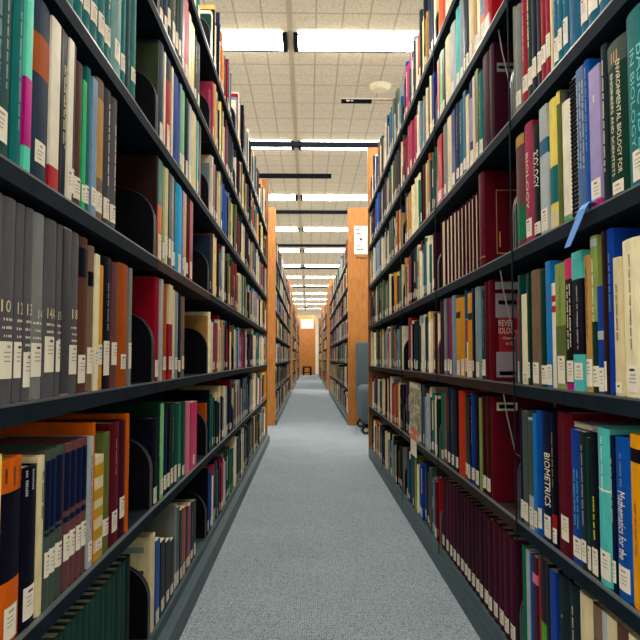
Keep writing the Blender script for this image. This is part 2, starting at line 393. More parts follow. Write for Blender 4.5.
def build_book(n, loc, w, H, D, colour, kind, label, group, bands=(), text=(), label_pos=(.07, .2), dashes=None, face=None, tilt=0, lcol=None, facet=None, gloss=None):
    """n = sign of the outward (aisle) direction along x; local u runs along the row"""
    rnd = random.Random(hash((round(loc[1], 4), round(loc[2], 3))) & 0xffff)
    r = min(.12 * w, .0045) if kind in 'hj' else 0.0006
    def arc(u): return -r * (2 * u / w) ** 2
    us = [-w / 2 + w * i / 6 for i in range(7)]
    mb = MB()
    t = min(.0026, w * .18) if kind in 'hjb' else .0006
    if kind == 'b':                                   # the fore-edge of the pages shows, boards on either side
        for s in (-1, 1):
            a, b2 = sorted((s * w / 2, s * (w / 2 - t)))
            mb.box(min(0, -n * D), max(0, -n * D), a, b2, 0, H)
        mb.box(min(-n * D, -n * (D - .003)), max(-n * D, -n * (D - .003)), -w / 2, w / 2, 0, H)
    else:
        prof = [(arc(u), u) for u in us] + [(-D, w / 2), (-D, w / 2 - t), (-r - t, w / 2 - t), (-r - t, -w / 2 + t), (-D, -w / 2 + t), (-D, -w / 2)]
        mb.prism([(n * a, b2) for a, b2 in prof], 0, H)
    mk = gloss or ('gloss' if kind == 'p' else 'book')
    o = make(KINDN[kind], mb, mk, None, loc, C(colour))
    tag(o, label, 'book', group)
    if tilt: o.rotation_euler = (math.radians(tilt), 0, 0)
    e = .0035 if kind in 'hjb' else .0008
    pm = MB()
    if kind == 'b': x0, x1 = -n * (D - .004), -n * .006
    else: x0, x1 = -n * (D - e), -n * (r + t + .0003)
    pm.box(min(x0, x1), max(x0, x1), -w / 2 + t + .0002, w / 2 - t - .0002, e * .7, H - e)
    make('page_block', pm, 'pages', o)
    def patch(u0, u1, z0, z1, off, mb=None, mi=0):
        mb = mb or MB(); k = 6
        vs, fs = [], []
        for i in range(k + 1):
            u = u0 + (u1 - u0) * i / k
            vs += [(n * (arc(u) + off), u, z0), (n * (arc(u) + off), u, z1)]
        for i in range(k): fs.append((2 * i, 2 * i + 2, 2 * i + 3, 2 * i + 1))
        return mb.add(vs, fs, mi)
    for z0, z1, c in bands:
        bm2 = patch(-w / 2 + .0001, w / 2 - .0001, z0 * H, z1 * H, .0004)
        if kind == 'p':                # printed right round onto the front and back boards
            for s in (-1, 1): bm2.add([(n * (-r + .0003), s * (w / 2 + .0003), z0 * H), (-n * D, s * (w / 2 + .0003), z0 * H), (-n * D, s * (w / 2 + .0003), z1 * H), (n * (-r + .0003), s * (w / 2 + .0003), z1 * H)], [(0, 1, 2, 3)])
        make('colour_band', bm2, mk, o, (0, 0, 0), C(c), fix=False)
    if label_pos:
        z0, z1 = label_pos; hw = min(w * .46, .019)
        hh = z1 * H
        lb = patch(-hw, hw, z0 * H, hh, .0008)
        lw = rnd.uniform(.5, .9)
        patch(-hw * .5 * lw, hw * .5 * lw, hh - .009, hh - .0055, .0012, lb, 1 if rnd.random() < .6 else 2)
        for q in range(3):
            z = hh - .016 - q * .006
            if z > z0 * H + .003: patch(-hw * .6, hw * rnd.uniform(.1, .6), z, z + .0016, .0012, lb, 2)
        make('spine_label', lb, ['label', 'ink', 'faint'], o, fix=False)
    vr = -1 if n < 0 else 1         # reader's right along u when standing in the aisle
    if dashes:
        c, z0, z1, rowsn = dashes
        tm = MB()
        def glyph(u0, u1, za, zb):
            tm.add([(n * (arc(u0) + .0009), u0, za), (n * (arc(u1) + .0009), u1, za), (n * (arc(u1) + .0009), u1, zb), (n * (arc(u0) + .0009), u0, zb)], [(0, 1, 2, 3)])
        if rowsn < 0:                 # short lines set across the spine
            for q in range(-rowsn):
                zc = (z1 - (z1 - z0) * (q + .5) / -rowsn) * H
                u = -w * rnd.uniform(.2, .38); ue = w * rnd.uniform(.2, .38)
                while u < ue: glyph(u, u + .0018, zc, zc + rnd.uniform(.0028, .0042)); u += rnd.choice((.0027, .0027, .0027, .0048))
        else:
            for q in range(rowsn):
                uc = (q - (rowsn - 1) / 2) * w * .34
                hw = min(w * .11, .0028); z = z1 * H
                while z > z0 * H + .004:
                    for _ in range(rnd.randint(3, 9)):
                        if z < z0 * H: break
                        glyph(uc - hw, uc + hw * rnd.choice((.5, 1, 1)), z - .0022, z); z -= .0034
                    z -= .004
        make('title_lettering', tm, 'flat', o, (0, 0, 0), C(c), fix=False)
    for s, z0, z1, uc, hw, c, orient in text:
        v, f = text_mesh(s); tm = MB()
        pts = []
        for a, b2 in v:
            if orient == 'v': u = uc * vr + vr * (b2 - .5) * 2 * hw; z = H * (z1 - (z1 - z0) * a)     # reads downwards
            else: u = uc + vr * (a - .5) * 2 * hw; z = H * (z0 + (z1 - z0) * b2)
            pts.append((n * (arc(u) + .0011), u, z))
        make('title_lettering', tm.add(pts, f), 'flat', o, (0, 0, 0), C(c), fix=False)
    if face:                          # printing on the front board, the one turned to the viewer
        for (d0, d1, z0, z1, c) in face:
            x0, x1 = sorted((-n * d0 * D, -n * d1 * D))
            make('cover_print', MB().add([(x0, -w / 2 - .0006, z0 * H), (x1, -w / 2 - .0006, z0 * H), (x1, -w / 2 - .0006, z1 * H), (x0, -w / 2 - .0006, z1 * H)], [(0, 1, 2, 3)]),
                 'flat', o, (0, 0, 0), C(c), fix=False)
    for s, d0, d1, z0, z1, c in (facet or ()):
        v, f = text_mesh(s)
        make('cover_lettering', MB().add([(-n * D * (d0 + (d1 - d0) * a), -w / 2 - .0010, H * (z0 + (z1 - z0) * b2)) for a, b2 in v], f), 'flat', o, (0, 0, 0), C(c), fix=False)
    if kind == 's':
        cm = MB()
        z = .008
        while z < H - .006:
            cm.box(*sorted((n * .001, n * .006)), -w * .42, w * .42, z, z + .0035); z += .0085
        make('wire_coil', cm, 'black', o)
    return o

BOOKS = []   # rows: side, bay, level, ((xa,ya),(xb,yb)) line along which x was read, text
def rows_add(side, b, lev, line, s): BOOKS.append((side, b, lev, line, s))
# left, first bay
rows_add(-1, 0, 4, ((70, 2), (137, 45)), '''
66 76 .27 teal j L:.16:.3 W:teal_bound_journal
76 84 .27 teal j L:.16:.3
84.4 91 .275 teal j L:.16:.3
91 98.5 .272 teal j L:.16:.3
98.5 106 .275 teal j L:.16:.31
106 112.5 .275 teal j L:.16:.3
112.5 122.5 .275 paleteal j L:.14:.3 W:faded_teal_bound_journal
122.5 127 .275 teal j L:.14:.28
127 132 .275 dkteal j N
132 137.3 .275 teal j L:.18:.3
''')
rows_add(-1, 0, 3, ((0, 80), (118, 160)), '''
-8 14 .285 dkteal h D:paleteal:.35:.95:2 L:.08:.24 W:wide_dark_teal_hardback
14 24.5 .285 teal h N D:paleteal:.2:.8:1
24.5 31 .285 mint p N B:.14:.5:magenta W:mint_book_with_magenta_band
31.5 50 .284 slate h N B:.58:.8:rust L:.1:.22 W:slate_blue_book_with_rust_title_panel
50.5 59.5 .284 white p N B:.005:.14:red W:white_paperback_with_red_foot
60 62.5 26 black p N
62.5 67 25 navy p N D:cream:.3:.8:2
67.5 72.5 36 white p L:.04:.2
72.8 75 40 dkslate p
75.2 83 62 brown h W:brown_hardback
83.2 86.8 80 brgreen p
86.8 91.3 67 teal h ND
91.5 96.5 78 palebl p
96.7 104.8 69 taupe h B:.3:.86:tan ND
105 111.8 88 dkgrey h D:white:.3:.9:1
112 117.6 94 volume h D:white:.3:.8:1
''')
rows_add(-1, 0, 2, ((0, 300), (132, 325)), '''
-8 1.5 188 volume j N
2 16 192 volume j W:grey_volume_numbered_10 T:10:.44:.50:cream:-.2:.24:h L:.12:.3 D:white:.22:.42:-5
16.6 24.6 199 volume j W:grey_volume_numbered_12 T:12:.44:.50:cream:0:.3:h L:.12:.3 D:white:.22:.42:-5
25 32.6 206 volume j W:grey_volume_numbered_13 T:13:.44:.50:cream:0:.3:h L:.07:.25 D:white:.22:.42:-5
33 44.6 212 grey j W:paler_grey_volume_numbered_14 T:14:.43:.48:cream:.1:.2:h L:.12:.3 D:white:.22:.42:-5
45 56.5 217 volume j W:grey_volume_numbered_14A T:14A:.44:.50:cream:0:.32:h L:.14:.34 D:white:.22:.42:-5
57 61.5 224 volume j W:grey_volume_numbered_15 T:15:.44:.49:cream:0:.3:h L:.14:.32 D:white:.22:.42:-5
62 69.3 226 silver p N B:.01:.99:dkgrey W:dark_grey_volume_with_silver_edge
69.8 79 227 volume j W:grey_volume_numbered_18 T:18:.46:.52:cream:0:.28:h L:.12:.3 D:white:.22:.42:-5
79.4 88 234 brown h B:.74:.93:ink ND W:brown_hardback_with_dark_title_patch L:.06:.24
88.3 94 246 taupe h B:.72:.82:black ND L:.12:.3
94.2 98.6 254 ivory p L:.08:.3
98.8 103 265 amber p L:.2:.36
103.3 112.6 257 ink h D:palegrey:.45:.8:1 L:.1:.36
112.9 118.6 263 mauve h ND L:.18:.36
118.8 128.6 264 rust h ND L:.14:.26
128.9 131.8 268 grey p L:.14:.36
''')
rows_add(-1, 0, 1, ((0, 560), (129, 500)), '''
-6 1.5 456 yellow h N
2 22.5 459 orange h B:.34:.82:ink N L:.02:.2 W:orange_book_with_black_spine_panel D:ink:.84:.95:3
23 37 467 ink h N D:palegrey:.82:.98:3 L:.05:.25
37.3 44 457 cream h N D:black:.6:.9:1
44.5 50 452 fern j B:.5:.94:navy B:.46:.48:navy L:.2:.36 W:grey_green_journal_with_navy_panel ND
50.3 56.5 450 fern j B:.5:.94:navy B:.46:.48:navy L:.2:.36 W:grey_green_journal_with_navy_panel ND
56.8 64 446 fern j B:.5:.94:navy B:.46:.48:navy L:.2:.36 W:grey_green_journal_with_navy_panel ND
64.4 71 444 mauve j B:.54:.94:navy B:.46:.5:navy L:.2:.38 W:brown_journal_with_navy_panel ND
71.2 77 442 mauve j B:.54:.94:navy B:.46:.5:navy L:.2:.38 W:brown_journal_with_navy_panel ND
77.2 82.5 440 mauve j B:.54:.94:navy B:.46:.5:navy L:.2:.38 W:brown_journal_with_navy_panel ND
82.7 87.5 438 mauve j B:.54:.94:navy B:.46:.5:navy L:.2:.38 W:brown_journal_with_navy_panel ND
87.8 91.8 437 palegrey p D:black:.3:.85:1
92 94.6 423 orange h N P:.2 W:thin_tall_orange_hardback
94.8 103 456 cream p N B:.2:.3:gold B:.4:.5:gold B:.58:.68:gold B:.8:.92:gold B:.0:.08:gold W:cream_book_with_gold_squares L:.09:.19
103.3 109.5 433 olive h L:.14:.28 ND
109.8 119.5 423 maroon h D:palepink:.55:.86:1 L:.1:.27
119.8 126 421 wine h L:.16:.34 ND
126.2 129 414 orange h N P:.21 W:tall_thin_orange_hardback
''')
rows_add(-1, 0, 0, ((66, 640), (129, 600)), '''
58 65.5 .262 bottle j N ND
66 71.5 .262 bottle j N ND
72 77.5 .262 bottle j N ND
78 83.3 .263 bottle j N ND
83.8 89 .262 bottle j N ND
89.5 94.5 .262 bottle j N ND
95 100 .264 bottle j N ND
100.5 105.5 .262 bottle j N ND
106 111 .263 bottle j N ND
111.5 116.5 .262 bottle j N ND
117 121.5 .264 bottle j N ND
122 126.5 .265 bottle j N ND
127 130.5 .268 dkslate j N ND
''')
# right, first bay
rows_add(1, 0, 4, ((510, 70), (625, 5)), '''
509.5 514.6 2 sage h N ND B:.02:.98:grey W:worn_grey_green_hardback
514.8 520 .27 grey h ND
520.4 526 .284 crimson j L:.12:.26 D:palepink:.4:.9:1
526.3 531 .284 dkgreen j L:.12:.27
531.3 535.6 .284 navy j L:.14:.3
536 540 .284 dkbrown j L:.14:.3
540.3 545 .284 crimson j L:.16:.3
545.3 550 .284 crimson j L:.16:.34
550.3 552 .27 cream p N
552.3 557.4 .284 seablue j L:.06:.24 D:palebl:.4:.9:1
557.7 562 .284 seablue j L:.1:.26
562.3 567.4 .284 seablue j L:.1:.29 D:palebl:.4:.9:1
567.7 579 .284 steel j N ND W:wide_steel_blue_bound_journal
579.4 586.5 .284 steel j L:.1:.27
587 597 .284 steel j L:.1:.29
597.5 609 .284 steel j L:.1:.29
609.5 622 .284 seablue j L:.1:.28
''')
rows_add(1, 0, 3, ((512, 195), (640, 120)), '''
510 514.6 133 dkbrown h B:.9:.99:tan
515 523.6 135 mauve h B:.06:.36:green B:.9:.99:tan N ND W:mauve_brown_book_with_green_foot
524 531.7 117 rose h T:BIOLOGY:.28:.75:cream:0:.16 L:.05:.2 W:rose_book_titled_BIOLOGY
532 539.8 123 black h T:BIOLOGY:.44:.76:white:0:.3 L:.04:.14 W:black_book_titled_BIOLOGY
540.2 547.6 105 palegrey p B:.62:.74:steel L:.03:.2 W:pale_grey_book_with_blue_patch
548 556.6 98 yellow h N B:.2:.48:teal B:.02:.14:cream ND W:yellow_book_with_teal_lower_band
557 560.6 90 olive h N B:.9:.99:yellow ND
561 569.6 93 ink h N B:.03:.94:white B:.0:.06:brgreen ND W:white_panelled_binder_with_dark_rounded_edge
570 576.5 64 ivory s N I:.015 W:white_spiral-bound_book
577 584.8 54 denim p D:palegrey:.3:.9:3 N
585 590 43 blue h N D:palebl:.4:.95:1
590.3 601 66 lilac p N B:.0:.05:magenta L:.06:.2 W:lilac_paperback_with_pink_foot D:white:.75:.8:1
601.4 607 43 dkslate h N D:cream:.2:.9:1
607.4 626.5 38 dkgreen h T:ENVIRONMENTAL_BIOLOGY_FOR:.14:.86:ivory:.16:.09 T:ENGINEERS_AND_SCIENTISTS:.14:.8:ivory:-.18:.08 T:III:.86:.93:tan:.0:.16:h L:.02:.1 W:green_book_ENVIRONMENTAL_BIOLOGY_FOR_ENGINEERS B:.84:.995:fern
627.2 650 .284 teal h T:BASIC_IDEAS:.06:.78:aqua:.2:.15 T:IN_BIOLOGY:.22:.78:aqua:-.16:.11 L:.03:.2 W:teal_book_titled_BASIC_IDEAS
651 664 .27 dkgreen h
665 676 .25 cream p
677 690 .26 navy h
''')
rows_add(1, 0, 2, ((512, 335), (640, 330)), '''
514.4 519 296 red p L:.02:.25
519.3 521.5 275 dkteal p N
521.8 527.5 294 ivory p L:.02:.14
527.8 530 273 dkgreen p
530.4 538.8 270 taupe h ND L:.02:.2
539 546 270 dkgreen h L:.02:.18
546.4 551.6 261 brblue p L:.02:.18
551.8 555.4 283 white p B:.72:.78:red B:.82:.88:red N
555.8 565.5 263 sage p L:.04:.26 B:.04:.5:olive D:olive:.5:.9:1
566 573 258 black p B:.84:1:pink B:.0:.05:magenta D:white:.3:.8:2 L:.06:.22 W:black_book_with_pink_top_band
573.4 583.6 251 ink p B:.8:1:aqua B:.0:.26:aqua D:palegrey:.3:.75:1 L:.08:.2 W:black_book_with_aqua_ends
584 590.3 255 tan h L:.04:.24 D:brown:.4:.9:1
590.7 597.4 229 sage h N B:.0:.45:dkgreen L:.04:.17 W:sage_book_with_dark_green_foot B:.93:.98:palegrey
597.8 603.4 286 royal p L:.02:.24 B:.5:.58:palegrey W:short_royal_blue_paperback
603.8 606.4 218 dkbrown h L:.02:.2
606.8 614 216 royal h N D:palebl:.5:.85:1
614.4 621 257 cream p N D:black:.4:.8:1 L:.02:.1
621.5 640.5 238 ivory h N D:taupe:.3:.9:1 L:.03:.2 W:wide_cream_hardback
641 660 .285 royal h N
661 676 .26 teal h
677 690 .24 maroon h
''')
rows_add(1, 0, 1, ((515, 450), (640, 520)), '''
516.8 522.6 408 navy h L:.04:.2
523 528 411 fern p L:.04:.2
528.4 532.4 418 palegrey p B:.3:.98:fern L:.04:.2
532.8 536.2 414 brblue p L:.04:.18
536.5 540.6 411 blue h L:.06:.22
541 550.8 412 navy h T:BIOMETRICS:.27:.68:white:.14:.22 D:palebl:.3:.7:1 T:BIOMETRICS:.27:.68:white:.12:.24 L:.03:.2 W:navy_book_titled_BIOMETRICS
551.2 555.6 413 ink h B:.1:.24:red L:.03:.14
556 571.5 409 maroon h N L:.1:.27 ND W:thick_maroon_hardback D:wine:.5:.9:1
572 580.4 430 royal p D:aqua:.25:.7:2 L:.05:.2 W:blue_patterned_paperback
580.8 586 432 dkslate p D:palegrey:.3:.9:1
586.3 590 438 dkgreen p L:.03:.2
590.4 596.6 432 ink p D:lemon:.25:.55:1 L:.02:.2 W:navy_paperback_with_yellow_lettering
597 609.6 429 aqua h D:white:.6:.95:1 L:.04:.22 B:.6:.61:white W:aqua_hardback
610 613.6 436 navy h L:.06:.2
614 629 438 blue h T:Mathematics_for_the:.24:.66:white:0:.24 L:.05:.2 W:blue_book_titled_Mathematics_for_the D:palebl:.7:.9:1
629.5 648 436 amber h N B:.84:.92:black D:brown:.3:.6:2 W:wide_amber_hardback
649 664 .26 teal h
665 680 .25 cream h
''')
rows_add(1, 0, 0, ((516, 580), (640, 640)), '''
517 525.6 544 green h L:.05:.2 ND
526 530 551 palegrey p N
530.4 532.6 553 blue p N
533 537.6 557 plum p B:.78:.86:palepink W:plum_paperback_with_pink_band
538 540.4 558 crimson p N
540.8 546 559 black p B:.0:.52:lime N W:black_paperback_with_lime_lower_half
546.4 549.6 563 ink p N
550 556 571 royal p N
556.4 567 566 dkslate j N D:palegrey:.7:.72:1
567.4 578 572 dkslate j N
578.4 591 590 cream h N D:plum:.4:.6:1
591.4 601 606 taupe h D:black:.5:.8:1
601.4 606 612 palegrey p N
606.4 616 618 cream p N
616.5 628 622 brown p N
628.5 640 628 ivory p N
''')
# right, second bay
rows_add(1, 1, 6, ((430, 25), (470, 5)), '''
437.5 441 .29 orange h N
441.3 445 .29 vermilion h N
445.3 449 .27 cream p
449.3 453 .28 ivory p
453.3 458 .28 slate h
458.4 463 .29 maroon h
463.4 469 .28 cream h
469.4 476 .29 navy h
476.4 483 .28 grey h
483.5 491 .28 steel h
''')
rows_add(1, 1, 5, ((437, 95), (500, 10)), '''
437.6 439.2 .25 palepink p
439.5 442 .26 palegreen p
442.3 444.4 .25 black p
444.7 449.6 .26 cream h ND
450 455 .265 palegrey h
455.3 458.7 .285 aqua h ND L:.02:.18
459 463 .285 bluegrey h L:.02:.16
463.3 465 .28 ink p
465.3 468 .28 slate h
468.4 473 .284 cream h L:.06:.22 ND
473.3 477.4 .284 tan h
477.7 480.6 .27 ivory p
481 483.6 .284 brblue p B:.0:.3:orange
484 489 .284 white p N B:.2:.98:red W:red_and_white_paperback
489.4 491.5 .284 red h N P:.2 W:red_hardback_showing_its_front_board
''')
rows_add(1, 1, 4, ((437, 175), (507, 90)), '''
437.7 442 136 red p B:.05:.2:palepink W:red_paperback_with_pale_foot
442.3 446.6 120 grey h ND
446.9 451 117 cream h L:.02:.2
451.3 455 104 indigo p L:.05:.2
455.3 458.4 94 slate h
458.7 462.6 100 steel h L:.05:.2
463 465.4 90 seablue p
465.7 468.2 95 cream p
468.5 472.8 81 indigo h L:.0:.2 B:.3:.8:lilac
473.1 475 76 cream p N
475.3 478 65 olive p L:.04:.2
478.3 482 72 teal h L:.04:.2
482.4 489 44 plum j N ND
489.4 493.6 42 plum j N ND P:.2 F:.06:.5:.7:.79:grey F:.08:.46:.73:.76:dkgrey W:plum_journal_with_barcode_sticker
''')
rows_add(1, 1, 3, ((437, 255), (507, 210)), '''
441 445 220 wine b N
445.3 448.6 218 wine b N
448.9 452.3 214 wine b N
452.6 456 211 wine b N
456.3 459.6 209 wine b N
459.9 463 206 wine b N
463.3 466.4 203 wine b N
466.7 469.8 200 wine b N
470.1 473.4 197 wine b N
473.7 477.2 193 wine b N
478 483.6 163 maroon h N ND P:.2 F:.19:.2:.13:.8:tan F:.19:.5:.79:.8:tan F:.19:.5:.13:.14:tan F:.23:.25:.2:.36:tan B:.1:.11:tan W:large_maroon_volume_with_gilt_frame
''')
rows_add(1, 1, 2, ((437, 340), (512, 330)), '''
438 444 286 plum h N ND
444.4 446.8 292 grey p
447.1 449 293 indigo p
449.3 451.6 298 crimson p L:.02:.2
452 455.6 284 palebl p N
456 460 298 amber p B:.74:.82:black L:.02:.2 W:amber_paperback_with_black_band
460.3 464.4 297 amber p L:.02:.22 ND D:brown:.3:.8:1
464.7 466 285 steel h
466.3 467.8 319 white p B:.6:.98:red N
468.1 472 293 amber p B:.68:.76:black L:.01:.2 W:amber_paperback_with_black_band
472.3 474 288 navy p
474.3 479.8 287 bluegrey h ND L:.02:.18
480.1 484.2 290 dkteal h L:.04:.22 D:palebl:.3:.9:2
484.5 487.4 272 maroon h N ND
487.7 491.6 273 maroon h N ND P:.2 F:.06:.5:.9:.975:palegrey F:.06:.5:.03:.28:silver F:.06:.5:.62:.86:silver F:.1:.5:.28:.62:crimson FT:REVER:.10:.31:.535:.595:white FT:IOLOG:.10:.31:.46:.52:white FT:Opportu:.16:.36:.40:.43:white FT:in_C:.2:.3:.35:.38:white F:.1:.45:.05:.09:dkgrey F:.1:.45:.75:.79:dkgrey W:maroon_book_with_silver_printed_cover
''')
rows_add(1, 1, 1, ((440, 430), (513, 440)), '''
438.4 444 392 green h L:.03:.16 ND
444.3 446.6 392 mauve p
446.9 450.6 388 navy h L:.05:.18
450.9 454 388 slate h L:.05:.18
454.3 457.6 390 ink h L:.05:.18
458 464.6 383 vermilion h L:.0:.06 N ND W:vermilion_hardback
465 467 395 dkgreen p
467.3 470.2 398 black p L:.04:.2
470.5 473.6 387 royal h L:.05:.18
473.9 478.6 386 ink h L:.03:.18 ND
479 481 398 sage p N
481.3 484.8 387 oxblood h L:.05:.18 ND
485.1 490 387 oxblood h L:.05:.18 ND
490.4 494 388 maroon h N ND P:.2 W:tall_maroon_hardback_with_barcode_sticker F:.05:.34:.87:.95:white F:.08:.3:.89:.93:grey
''')
rows_add(1, 1, 0, ((440, 520), (515, 590)), '''
440.5 445 .268 wine j L:.06:.2 ND
445.3 449 .27 wine j L:.06:.2 ND
449.3 452.4 .268 wine j L:.06:.2 ND
452.7 455.6 .268 wine j L:.06:.2 ND
455.9 459.2 .27 plum j L:.06:.2 ND
459.5 462.8 .265 plum j L:.06:.2 ND
463.1 466.4 .268 plum j L:.06:.2 ND
466.7 470.2 .268 plum j L:.06:.2 ND
470.5 474 .268 plum j L:.06:.2 ND
474.3 478 .266 plum j L:.06:.2 ND
478.3 482.4 .268 plum j L:.06:.2 ND
482.7 486.8 .268 plum j L:.06:.2 ND
487.1 491.6 .266 wine j L:.06:.2 ND
491.9 497 .272 wine j L:.06:.2 ND
497.3 502.6 .27 wine j L:.06:.2 ND
502.9 508.4 .268 wine j L:.06:.2 ND
508.7 514.4 .268 wine j L:.06:.2 ND
''')
# left, second bay
rows_add(-1, 1, 6, ((182, 0), (210, 30)), '''
176 179 .29 navy h N
179.4 183 .28 grey h N
183.3 186 .29 dkgreen h N
186.3 190 .28 cream h
190.3 193 .29 maroon h N
193.3 197 .28 slate h
197.3 200.4 .28 teal h
''')
rows_add(-1, 1, 5, ((157, 0), (210, 85)), '''
160 164.6 .26 dkslate h
165 168.4 .26 slate h
168.7 171.6 .265 dkslate h L:.2:.4
172 176 .27 fern h L:.1:.35
176.3 179 .265 dkslate h L:.14:.34
179.3 182 .26 bottle h L:.14:.34
182.3 184.4 .27 grey p
184.7 188.8 .284 palepink h ND L:.02:.2
189.1 191.4 .27 ivory p
191.7 194.6 .26 yellow p L:.0:.18
194.9 197.2 .25 dkslate h
197.5 200.6 .25 dkgrey h L:.02:.24
''')
rows_add(-1, 1, 4, ((155, 80), (200, 150)), '''
155.6 159 .268 moss h N P:.2 ND W:dark_moss_green_hardback
159.3 164.4 28 slate h L:.0:.2 ND
164.7 166.2 52 white p N
166.5 171.6 50 red h B:.76:1:ink L:.04:.3 W:red_book_with_dark_top
171.9 173.6 60 cream p N
174 179.6 72 royal h L:.0:.02 N ND
179.9 181.8 76 palebl p
182.1 185.8 83 palegreen h ND L:.02:.24
186.1 189 89 navy h L:.02:.24
189.3 191.6 104 palegrey p L:.02:.24
191.9 197 107 cream h N ND
197.3 198.7 108 aqua p
199 200.8 112 maroon p N
''')
rows_add(-1, 1, 3, ((157, 200), (193, 235)), '''
156.4 158.2 146 dkbrown h N P:.2 ND W:dark_brown_hardback_showing_its_board
158.5 162.6 150 orange p B:.55:1:teal L:.02:.26 W:teal_and_orange_paperback
162.9 165.2 166 sage p
165.5 168.8 167 cream h L:.1:.3 ND
169.1 171.6 171 dkgreen p L:.1:.3
171.9 174 173 grey p L:.04:.3
174.3 176 178 bottle h
176.3 182.8 180 sky h L:.0:.22 ND W:sky_blue_hardback
183.1 184.4 190 lilac p
184.7 186.6 192 amber p L:.02:.24
186.9 189.2 192 ink h
189.5 192.6 199 red p L:.0:.05 B:.28:.98:crimson L:.03:.24
''')
rows_add(-1, 1, 2, ((157, 320), (187, 330)), '''
155.8 160.2 275 crimson h N P:.2 ND L:.04:.2 W:crimson_hardback_showing_its_board
160.5 162.6 278 palegrey p N
162.9 168 284 rust h L:.1:.24 ND
168.3 172.2 285 crimson p B:.58:1:cream L:.1:.24 W:red_and_cream_paperback
172.5 174.8 290 cream p
175.1 178.6 292 bluegrey h L:.1:.24
178.9 182 295 navy h
182.3 185.4 297 taupe h L:.1:.26
''')
rows_add(-1, 1, 1, ((155, 470), (197, 430)), '''
153 157.8 418 ink h N P:.18 L:.02:.2 ND W:blue-black_hardback_with_rounded_spine
158.1 160.2 402 dkgreen h N P:.2
160.5 163.4 404 palegreen p L:.04:.2
163.7 167.6 406 navy h L:.06:.22
167.9 170.6 406 ink h
170.9 174.4 405 bottle h L:.06:.24
174.7 177.8 404 dkteal h L:.04:.24
178.1 180.6 403 green p
180.9 186 402 dkteal h L:.04:.16 ND W:dark_teal_hardback
186.3 190 402 palepink p N
190.3 196.6 402 pink p L:.06:.2 W:bright_pink_paperback
''')
rows_add(-1, 1, 0, ((152, 600), (198, 540)), '''
150.6 155.6 536 cream h N P:.2 ND F:.1:.9:.84:.9:bluegrey F:.1:.9:.62:.66:dkslate F:.1:.9:.34:.4:dkslate W:pale_hardback_with_grey_striped_board
156 160 540 blue p L:.0:.16 W:blue_paperback
160.3 164.8 541 black p L:.06:.22
165.1 169.4 541 ink p L:.08:.24
169.7 173.6 540 black p L:.08:.24
174 176 505 grey p
176.3 179.4 508 fern p L:.04:.2
179.7 182 510 slate p
182.3 185.6 508 rust p L:.04:.2
185.9 187.6 506 dkslate p
187.9 190.2 506 rose p L:.04:.2
190.5 193.4 503 slate h
193.7 196.6 501 dkgrey h L:.04:.26
''')


